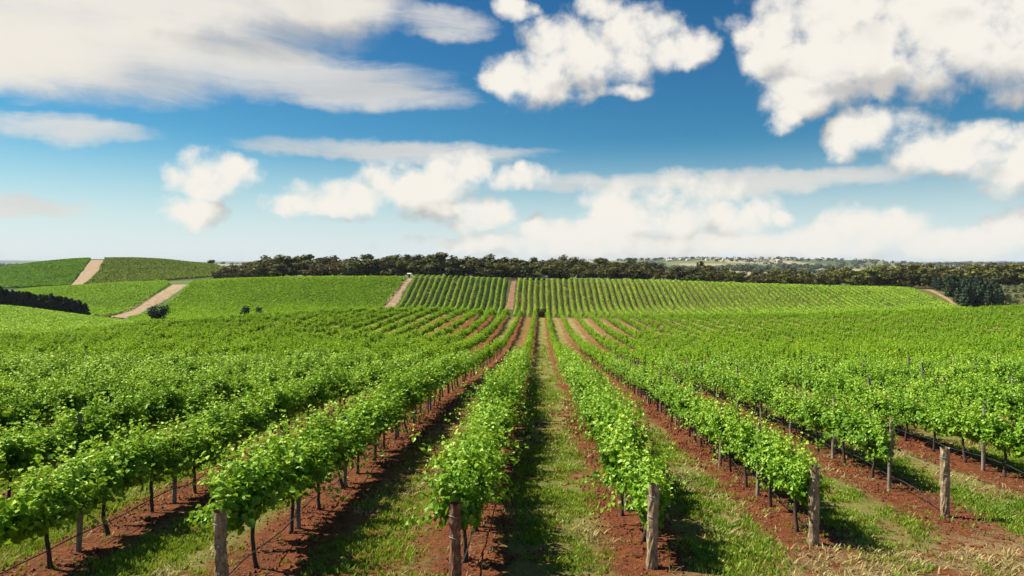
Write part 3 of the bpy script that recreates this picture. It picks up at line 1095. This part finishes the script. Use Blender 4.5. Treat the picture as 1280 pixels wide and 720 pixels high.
# prunings and dead stalks lying under the rows
M_litter = foliage_mat('dead_cane', (0.05, 0.03, 0.018), (0.16, 0.10, 0.055), (0.38, 0.28, 0.17), 0.05, 0.02, 0.3, 0.8)


def dens_litter(x, y):
    return np.clip(1.0 - lane_w(x), .04, 1) * np.clip(vnoise(x * 1.3, y * .9, 71) * 1.8 - .45, 0, 1)


g = Geo()
for (n, d0, d1, bl, lo, hi, wd) in ((26000, 7, 20, 2, .06, .26, .005), (22000, 20, 36, 2, .10, .30, .008)):
    V, F, T = tufts(scatter(n, d0, d1, dens_litter), bl, lo, hi, rg, wd, 1.0)
    zg = gz(V[:, 0], V[:, 1])
    V[:, 2] = zg + np.clip((V[:, 2] - zg) * .16, 0, .03) + .004
    g.add(V, F, T)
tag(link('prunings', g.mesh('prunings', M_litter)), 'dead canes and dry litter strewn on the red soil under the rows', 'litter', kind='stuff')

# clods and chips of soil under the rows
M_clod = rough_mat('soil_clod', (0.04, 0.010, 0.004), (0.155, 0.038, 0.011), 3.0, rough=0.95, bump=0.4, c=(0.31, 0.12, 0.044))


def dens_clod(x, y):
    w = np.clip(1.15 - lane_w(x), 0, 1)
    return np.clip(w * .8 + .08, 0, 1) * np.clip(vnoise(x * 1.7, y * 1.4, 51) * 1.6 - .3, 0, 1)


S_ = scatter(130000, 7, 32, dens_clod)
n = len(S_)
rad = rg.uniform(.008, .040, n) * np.clip(S_[:, 1] / 14, 1, 1.7)
base = np.array([(1, 0, 0), (0, 1, 0), (-1, 0, 0), (0, -1, 0), (0, 0, 1), (0, 0, -1)], float)
S_[:, 2] = gz(S_[:, 0], S_[:, 1]) + rad * .3
V = (S_[:, None] + base[None] * rad[:, None, None] * rg.uniform(.6, 1.4, (n, 6, 1)) * np.array([1, 1, .7])).reshape(-1, 3)
F = (np.arange(n)[:, None, None] * 6 + np.array([(0, 1, 4), (1, 2, 4), (2, 3, 4), (3, 0, 4), (1, 0, 5), (2, 1, 5), (3, 2, 5), (0, 3, 5)])[None]).reshape(-1, 3)
tag(link('soil_clods', np_mesh('soil_clods', V, F, M_clod)), 'crumbled red soil clods and chips lying under the vine rows', 'soil', kind='stuff')


# ------------------------------------------------------------------ striped vine block on the far hill: one thing per row
def hill_row(x, y0, y1, r, mat, quads=24, size=.55):
    L = y1 - y0
    n = int(L * quads)
    yy = r.uniform(y0, y1, n)
    th = r.uniform(-.25, math.pi + .25, n)
    lump = .85 + .3 * vnoise(yy * .45, np.full(n, x), 13)
    C = np.stack([x + .78 * lump * np.cos(th), yy, .95 + .78 * lump * np.sin(th)], 1)
    C[:, 0] += (vnoise(yy * .12, np.full(n, x), 17) - .5) * .5
    C[:, 2] += gz(np.full(n, x), yy)
    keepq = vnoise(yy * .5, np.full(n, x * 3.1), 19) > .10
    C, th, n = C[keepq], th[keepq], int(keepq.sum())
    N = np.stack([np.cos(th), r.normal(0, .3, n), np.sin(th) + .3], 1) + r.normal(0, .25, (n, 3))
    gg = Geo()
    gg.add(*leaves(C, N, size * r.uniform(.7, 1.3, n), r, False))
    return gg.mesh('vine_row', mat)


rh = np.random.default_rng(77)
k = 0
for x in np.arange(-20.6, -76, -3.3):
    k += 1
    o = link('vine_row', hill_row(x, 344, 424, rh, M_leaf_far))
    tag(o, f'trim vine row on the far hill, {ORD[k]} row left of the narrow red-brown track', 'vine row', 'vine rows of the striped hill block')
k = 0
for x in np.arange(-12.2, 221, 3.3):
    k += 1
    o = link('vine_row', hill_row(x, 344, 425, rh, M_leaf_far, 22))
    tag(o, f'trim vine row on the far hill, {ORD[k]} row right of the narrow red-brown track', 'vine row', 'vine rows of the striped hill block')


# ------------------------------------------------------------------ fields on the slopes at left, each one mass of vines
def field_mass(name, label, mat, poly, pitch, ang, quads, size, r, hgt=1.0):
    """rows of canopy clumps over a polygon of ground points"""
    P = np.array(poly, float)
    c, s = math.cos(ang), math.sin(ang)
    Q = np.stack([P[:, 0] * c + P[:, 1] * s, -P[:, 0] * s + P[:, 1] * c], 1)
    (u0, v0), (u1, v1) = Q.min(0), Q.max(0)
    n = int((u1 - u0) * (v1 - v0) / pitch * quads)
    u = r.uniform(u0, u1, n)
    v = v0 + (np.floor(r.random(n) * ((v1 - v0) / pitch)) + .5) * pitch
    th = r.uniform(0, math.pi, n)
    w = .36 * pitch
    vv = v + w * np.cos(th)
    x, y = u * c - vv * s, u * s + vv * c
    ins = np.zeros(n, bool)
    j = len(P) - 1
    for i in range(len(P)):
        xi, yi, xj, yj = P[i, 0], P[i, 1], P[j, 0], P[j, 1]
        ins ^= ((yi > y) != (yj > y)) & (x < (xj - xi) * (y - yi) / (yj - yi + 1e-12) + xi)
        j = i
    x, y, th = x[ins], y[ins], th[ins]
    n = len(x)
    z = gz(x, y) + (.7 + .7 * np.sin(th)) * hgt
    N = np.stack([-np.cos(th) * s, np.cos(th) * c, np.sin(th) + .5], 1) + r.normal(0, .3, (n, 3))
    gg = Geo()
    gg.add(*leaves(np.stack([x, y, z], 1), N, size * r.uniform(.7, 1.35, n), r, False))
    return tag(link(name, gg.mesh(name, mat)), label, 'vineyard', kind='stuff')


def wp(px, d):
    return ((px - PX0) / FP * d, d)


field_mass('vine_field', 'bright yellow-green vine slope in front of the dark conifer row', M_leaf_far,
           [wp(-130, 192), wp(230, 192), wp(215, 230), wp(150, 268), wp(70, 272), wp(0, 276), wp(-130, 276)], 2.6, .2, 14, .62, rh)
field_mass('vine_field', 'smooth bright green vine field between the slanting dirt track and tan track', M_field_green,
           [hit(160, 399, 320), wp(165, 296), wp(330, 285), wp(474, 300), hit(476, 386, 340), hit(508, 349.3, 345), wp(400, 440), wp(320, 440), wp(245, 436), hit(238, 356, 345)], 2.5, .12, 11, .75, rh)
field_mass('vine_field', 'mid green vine field between conifer row and slanting dirt track', M_field_green,
           [wp(20, 318), hit(128, 398, 330), hit(212, 356, 345), wp(206, 462), wp(120, 470), wp(52, 472), wp(20, 440)], 2.5, -.5, 11, .75, rh)
field_mass('vine_field', 'deep green hillside of vines left of the broad tan hill track', M_field_deep,
           [wp(-130, 575), hit(86, 357.4, 560), hit(99.5, 342, 560), hit(112, 326, 560), wp(113, 790), wp(40, 790), wp(-130, 790)], 3.2, .25, 6, 1.5, rh, 1.1)
field_mass('vine_field', 'dull olive hillside of vines right of the broad tan hill track', M_field_olive,
           [hit(104, 357, 560), hit(123, 341, 560), hit(131, 325.5, 560), wp(131, 790), wp(262, 780), wp(285, 700), wp(262, 600), wp(200, 566)], 3.2, -.2, 6, 1.5, rh, 1.1)


# ------------------------------------------------------------------ trees
def crown_lobes(r, lobes, n, size):
    C, N = [], []
    vol = np.array([l[3] * l[4] * l[5] for l in lobes]) ** .7
    cnt = (vol / vol.sum() * n).astype(int)
    for (x, y, z, a, b, c), m in zip(lobes, cnt):
        D = r.normal(size=(m, 3))
        D /= np.linalg.norm(D, axis=1, keepdims=True)
        rad = r.uniform(.55, 1.05, m)[:, None]
        C.append(np.array([x, y, z]) + D * rad * np.array([a, b, c]))
        N.append(D + np.array([0, 0, .5]) + r.normal(0, .45, (m, 3)))
    C, N = np.concatenate(C), np.concatenate(N)
    return leaves(C, N, size * r.uniform(.6, 1.4, len(C)), r, False)


def gum_variant(seed, n=1100, size=.085):
    """unit high spreading tree: trunk with limbs and clumped crown"""
    r = np.random.default_rng(seed)
    h0 = r.uniform(.02, .16)
    lobes, tips = [], []
    w = r.uniform(.34, .50)
    for k in range(r.integers(9, 14)):
        a = r.uniform(0, 2 * math.pi)
        q = r.uniform(.1, 1) ** .6 * w
        z = r.uniform(h0 + .14, .86 - .25 * (q / w) ** 2)
        s = r.uniform(.13, .23)
        lobes.append((q * math.cos(a), q * math.sin(a), z, s * 1.25, s * 1.25, s * .72))
    lobes.append((r.normal(0, .06), r.normal(0, .06), .86, .17, .17, .13))
    c = Geo()
    c.add(*crown_lobes(r, lobes, n, size))
    tr = Geo()
    z = np.linspace(-.03, .62, 6)
    bx, by = r.normal(0, .04), r.normal(0, .04)
    P = np.stack([bx * z ** 1.3 * 2, by * z ** 1.3 * 2, z], 1)
    tr.add(*tube(P, np.linspace(.030, .012, 6), 6))
    for (lx, ly, lz, *_s) in lobes[:6]:
        st = P[2] + (P[4] - P[2]) * r.random()
        md = (st + np.array([lx, ly, lz])) / 2 + np.array([0, 0, -.03])
        tr.add(*tube([st, md, (lx, ly, lz)], [.013, .009, .004], 5, False))
    return tr, c


def conifer_variant(seed, n=800, slim=.24, size=.085):
    r = np.random.default_rng(seed)
    t_ = r.random(n) ** .8
    z = .06 + .94 * t_
    prof = slim * np.clip((1.02 - t_), 0, 1) ** .55 * (1 + .22 * np.sin(t_ * 34 + r.random() * 6))
    a = r.uniform(0, 2 * math.pi, n)
    q = prof * r.uniform(.55, 1.08, n)
    C = np.stack([q * np.cos(a), q * np.sin(a), z], 1)
    N = np.stack([np.cos(a), np.sin(a), np.full(n, .55)], 1) + r.normal(0, .4, (n, 3))
    c = Geo()
    c.add(*leaves(C, N, size * r.uniform(.6, 1.35, n) * (1.15 - .5 * t_), r, False))
    tr = Geo()
    tr.add(*tube([(0, 0, -.03), (0, 0, .5), (0, 0, .97)], [.026, .016, .004], 6))
    return tr, c


def round_variant(seed, n=700, size=.10, squash=.8):
    r = np.random.default_rng(seed)
    lobes = [(0, 0, .5, .42, .42, .42 * squash)]
    for k in range(7):
        a = r.uniform(0, 2 * math.pi)
        lobes.append((.30 * math.cos(a), .30 * math.sin(a), r.uniform(.28, .72), .24, .24, .24 * squash))
    c = Geo()
    c.add(*crown_lobes(r, lobes, n, size))
    tr = Geo()
    for k in range(4):
        a = k * 1.6 + r.random()
        tr.add(*tube([(0.02 * math.cos(a), .02 * math.sin(a), -.03), (.1 * math.cos(a), .1 * math.sin(a), .25), (.22 * math.cos(a), .22 * math.sin(a), .55)], [.025, .018, .006], 5))
    return tr, c


def meshes(variants, leafmat, name):
    out = []
    for tr, c in variants:
        out.append((tr.mesh(name + '_trunk', M_bark, True), c.mesh(name + '_crown', leafmat)))
    return out


def plant(name, pair, x, y, h, w, rz, label, cat, group=None, sink=0.0):
    root = link(name, None, None, (x, y, float(gz(x, y)) - sink), rz)
    tag(root, label, cat, group)
    link('trunk', pair[0], root, (0, 0, 0), 0, (w, w, h))
    link('crown', pair[1], root, (0, 0, 0), 0, (w, w, h))
    return root


rt = np.random.default_rng(314)
V_gum = [gum_variant(400 + i) for i in range(8)]
GUM = {'dark': meshes(V_gum[:4], M_gum, 'gum'), 'green': meshes(V_gum[4:6] + V_gum[:2], M_gum_green, 'gum'), 'brown': meshes(V_gum[6:] + V_gum[2:4], M_gum_brown, 'gum')}
TONE = {'dark': 'dark gum tree', 'green': 'olive-green gum tree', 'brown': 'brownish gum tree'}
TOPX = [262, 300, 330, 360, 400, 440, 480, 520, 540, 570, 600, 640, 680, 720, 760, 800, 860, 900, 960, 1000, 1040, 1100, 1130, 1150, 1180, 1210, 1250, 1300]
TOPY = [339, 330, 322, 317, 318, 316, 316, 315, 313, 320, 319, 318, 322, 322, 323, 327, 332, 332, 336, 336, 335, 331, 330, 328, 333, 331, 328, 323]


def tone_at(px, r):
    pg = .10 if px < 560 else (.22 if px < 860 else .50)
    pb = .22 if px < 860 else .25
    u = r.random()
    return 'green' if u < pg else ('brown' if u < pg + pb else 'dark')


belt = []
for layer, (d0, d1, step, dy) in enumerate(((446, 462, 12.5, 6.5), (480, 510, 13.5, 2.0), (545, 610, 16, 0.0))):
    px = 292 if layer else 276
    while px < 1295:
        d = rt.uniform(d0, d1)
        top = np.interp(px, TOPX, TOPY) + dy + rt.normal(0, 2.4) + (4.5 if rt.random() < .30 else 0)
        if px < 1165 and rt.random() < ((.14 if px < 560 else (.26 if px < 860 else .06)) if layer == 0 else (.12 if px < 560 else (.18 if px < 860 else .04))):
            px += step
            continue
        if layer == 0 and px > 1160:
            d = rt.uniform(455, 475)
        x = (px - PX0) / FP * d
        zt = -(top - PY0) / FP * d
        h = zt - float(ground_rel(x, d))
        h = float(np.clip(h, 5.0, 19))
        belt.append((px, d, x, h, layer, tone_at(px, rt)))
        px += step * rt.uniform(.7, 1.35)
belt.sort(key=lambda b: b[0])
LAY = ['front', 'middle', 'back']
cnt = {}
for (px, d, x, h, layer, tone) in belt:
    key = (layer, tone)
    cnt[key] = cnt.get(key, 0) + 1
    w = h * rt.uniform(1.15, 1.75)
    plant('gum_tree', GUM[tone][rt.integers(4)], x, d, h, w, rt.uniform(0, 6.28),
          f'{TONE[tone]}, {ORD[cnt[key]]} such from the left in the {LAY[layer]} line of the tree belt', 'tree', 'trees of the belt behind the vine hill')
print('belt', len(belt))

# dark conifer row at left
CON = meshes([conifer_variant(600 + i) for i in range(5)], M_conifer, 'conifer')
n = 27
for i in range(n):
    px = -6 + 113 * i / (n - 1) + rt.normal(0, .7)
    d = 296 + 12 * i / (n - 1)
    top = np.interp(px, [0, 20, 40, 60, 80, 108], [360, 363, 366.5, 369, 372.5, 378]) + rt.normal(0, 1.3)
    x = (px - PX0) / FP * d
    h = -(top - PY0) / FP * d - float(ground_rel(x, d))
    plant('conifer', CON[rt.integers(5)], x, d, h, h * rt.uniform(1.0, 1.4), rt.uniform(0, 6.28),
          f'blackish conifer in the tight windbreak at far left, {ORD[i + 1]} tree from its left end', 'tree', 'dark conifers of the windbreak')

# cypress plantation at right
CYP = meshes([conifer_variant(650 + i, 700, .23) for i in range(5)], M_conifer_green, 'cypress')
k = 0
for rowi, (d, pa, pb, m) in enumerate(((374, 1208, 1250, 9), (386, 1196, 1246, 10), (400, 1186, 1240, 10), (416, 1176, 1234, 10), (436, 1168, 1226, 10))):
    for i in range(m):
        px = pa + (pb - pa) * i / (m - 1) + rt.normal(0, .8)
        x = (px - PX0) / FP * d
        h = rt.uniform(7.2, 9.8)
        plant('cypress', CYP[rt.integers(5)], x, d + rt.normal(0, 1), h, h * rt.uniform(1.3, 1.75), rt.uniform(0, 6.28),
              f'dark cypress of the plantation beside the thin pale track, {ORD[i + 1]} tree of its {["front", "second", "third", "fourth", "back"][rowi]} line', 'tree', 'cypresses of the plantation')

# olive orchard at the right edge
OLV = meshes([round_variant(700 + i, 500, .12, .9) for i in range(4)], M_olive, 'olive')
for rowi, d in enumerate((372, 390, 408, 428)):
    for i in range(5):
        px = 1254 + 9.5 * i - rowi * 2.5 + rt.normal(0, .7)
        x = (px - PX0) / FP * d
        h = rt.uniform(2.8, 3.8)
        if px > 1292:
            continue
        plant('olive_tree', OLV[rt.integers(4)], x, d, h, h * 1.15, rt.uniform(0, 6.28),
              f'grey-green olive tree beyond the cypresses, {ORD[i + 1]} in the {["front", "second", "third", "back"][rowi]} orchard line', 'tree', 'olive trees of the orchard')

# single bushes
BSH = meshes([round_variant(720 + i, 700, .10, .95) for i in range(3)], M_conifer_green, 'bush')
RST = meshes([round_variant(730 + i, 500, .12, .7) for i in range(2)], M_dry_bush, 'bush')
BRN = meshes([round_variant(740 + i, 600, .11, .8) for i in range(3)], M_gum_brown, 'bush')


def bush_at(name, pair, px, top, d, wpx, label, cat='bush', group=None):
    x = (px - PX0) / FP * d
    h = -(top - PY0) / FP * d - float(ground_rel(x, d))
    w = wpx / FP * d
    return plant(name, pair, x, d, max(h, .8), w, 1.0, label, cat, group)


bush_at('round_tree', BSH[0], 200, 376.5, 302, 27, 'dark round tree standing alone below the bright green field', 'tree')
bush_at('shrub', BSH[1], 306, 380.5, 322, 12, 'small dark shrub on the valley edge, wider of a close pair')
bush_at('shrub', BSH[2], 325, 381.5, 322, 10, 'small dark shrub on the valley edge, rounder of a close pair')
bush_at('shrub', BRN[0], 677.5, 383, 181, 12, 'dark brown shrub at the crest where the central lane ends')
bush_at('shrub', RST[0], 133, 392, 318, 13, 'rusty orange bush at the foot of the slanting track, larger one')
bush_at('shrub', RST[1], 147, 395, 306, 13, 'rusty orange bush in the track mouth, lower one')
for (px, top, d, w, lb) in ((286, 332.5, 470, 22, 'rounded brown tree at the edge of the olive hillside'), (272, 336, 462, 14, 'low brown bush beside the olive hillside'),
                            (312, 335, 470, 12, 'narrow dark bush in front of the tree belt end'), (264, 323, 790, 10, 'tiny round tree on the skyline of the far hill')):
    bush_at('bush', BRN[rt.integers(3)], px, top, d, w, lb)

# far-off woods on the distant ridges
rw = np.random.default_rng(90)
g = Geo()
n = 5200
px = rw.uniform(-120, 1400, n)
d = rw.uniform(1100, 3900, n)
x = (px - PX0) / FP * d
keep = (vnoise(x / 190, d / 300, 61) > .56) | ((d > 3100) & (d < 3600) & (px > 640) & (vnoise(x / 120, d / 160, 62) > .42))
x, d = x[keep], d[keep]
for i in range(len(x)):
    h = rw.uniform(7, 13)
    z0 = float(gz(x[i], d[i]))
    m = 16
    D = rw.normal(size=(m, 3))
    D /= np.linalg.norm(D, axis=1, keepdims=True)
    C = np.array([x[i], d[i], z0 + h * .5]) + D * np.array([h * .75, h * .75, h * .5])
    g.add(*leaves(C, D + [0, 0, .4], np.full(m, h * .62), rw, False))
tag(link('distant_woods', g.mesh('distant_woods', M_far_wood)), 'hazy clumps of trees scattered over the distant ridges', 'woods', kind='stuff')


# ------------------------------------------------------------------ buildings
def box(g, x0, x1, y0, y1, z0, z1, m=0):
    V = [(x, y, z) for z in (z0, z1) for (x, y) in ((x0, y0), (x1, y0), (x1, y1), (x0, y1))]
    F = [(3, 2, 1, 0), (4, 5, 6, 7), (0, 1, 5, 4), (1, 2, 6, 5), (2, 3, 7, 6), (3, 0, 4, 7)]
    g.add(V, F, None, m)


def house(name, x, y, rz, w, l, h, rise, wall, roof, label, cat='house', group=None, sink=.3, windows=3):
    root = link(name, None, None, (x, y, float(gz(x, y)) - sink), rz)
    tag(root, label, cat, group)
    g = Geo()
    box(g, -w / 2, w / 2, -l / 2, l / 2, 0, h)
    g.add([(-w / 2, -l / 2, h), (-w / 2, l / 2, h), (-w / 2, 0, h + rise - .05)], [(0, 1, 2)])
    g.add([(w / 2, -l / 2, h), (w / 2, l / 2, h), (w / 2, 0, h + rise - .05)], [(1, 0, 2)])
    link('wall', g.mesh('wall', wall), root)
    g = Geo()
    o, th = .5, .18
    for s in (-1, 1):
        a = np.array([(-w / 2 - o, s * (l / 2 + o), h - .12), (w / 2 + o, s * (l / 2 + o), h - .12), (w / 2 + o, 0, h + rise + .06), (-w / 2 - o, 0, h + rise + .06)])
        b = a + np.array([0, 0, th])
        V = np.concatenate([a, b])
        F = [(0, 1, 2, 3), (7, 6, 5, 4), (0, 4, 5, 1), (1, 5, 6, 2), (2, 6, 7, 3), (3, 7, 4, 0)]
        g.add(V, F)
    link('roof', g.mesh('roof', roof), root)
    g = Geo()
    box(g, -.55, .55, -l / 2 - .06, -l / 2 + .05, .1, 2.2)
    link('door', g.mesh('door', M_dark_open), root)
    for i in range(windows):
        wx = -w / 2 + w * (i + .5) / windows
        if abs(wx) < 1.2:
            continue
        g = Geo()
        box(g, wx - .6, wx + .6, -l / 2 - .05, -l / 2 + .05, 1.0, 2.2)
        link('window', g.mesh('window', M_dark_open), root)
    return root


def house_at(name, px, d, *a, **k):
    return house(name, (px - PX0) / FP * d, d, *a, **k)


house_at('shed', 511.5, 432, .2, 1.4, 1.4, 2.5, .3, M_white, M_white, 'tiny white pump shed at the top of the wide tan track', 'shed', windows=0)
house_at('shed', 563, 470, .1, 9, 6, 2.4, 1.0, M_white, M_grey_roof, 'low white shed under the dark trees, narrower of three', 'shed', 'white sheds under the trees', windows=2)
house_at('shed', 575, 474, -.1, 12, 6, 2.4, 1.0, M_white, M_white, 'long low white shed under the dark trees beside a grey roofed one', 'shed', 'white sheds under the trees', windows=4)
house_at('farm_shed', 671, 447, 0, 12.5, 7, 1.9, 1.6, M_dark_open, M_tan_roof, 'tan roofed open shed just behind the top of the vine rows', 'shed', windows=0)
rb = np.random.default_rng(15)
far_houses = [(836, 3050), (845, 3120), (852, 3300), (860, 3080), (872, 3260), (884, 3100), (896, 3320), (905, 3180), (921, 3260), (934, 3330), (945, 3200), (958, 3290), (972, 3150), (985, 3270)]
for i, (px, d) in enumerate(far_houses):
    wl = rb.uniform(14, 24)
    house_at('farmhouse', px, d, rb.uniform(-.5, .5), wl, rb.uniform(9, 13), rb.uniform(4.5, 7), 2.5, M_white, [M_white, M_tan_roof, M_grey_roof][i % 3],
             f'tiny pale farmhouse on the hazy distant ridge, {ORD[i + 1]} from the left', 'house', 'farmhouses on the distant ridge')


# ------------------------------------------------------------------ the air over the plain
m, t, out = material('haze')
pv = t.node('ShaderNodeVolumePrincipled')
pv.inputs['Color'].default_value = (0.80, 0.88, 0.96, 1)
pv.inputs['Density'].default_value = 0.00004
pv.inputs['Anisotropy'].default_value = 0.0
t.l.new(pv.outputs[0], out.inputs['Volume'])
g = Geo()
zlo, zhi = float(ZZ.min()) - 1.5, max(float(ZZ.max()) + 16, CZ + 14)
box(g, float(XX.min()) - 5, float(XX.max()) + 5, -35, 12905, zlo, zhi)
tag(link('haze', g.mesh('haze', m)), 'thin pale haze lying over the whole vineyard and plain', 'haze', kind='stuff')
print('haze box', zlo, zhi)
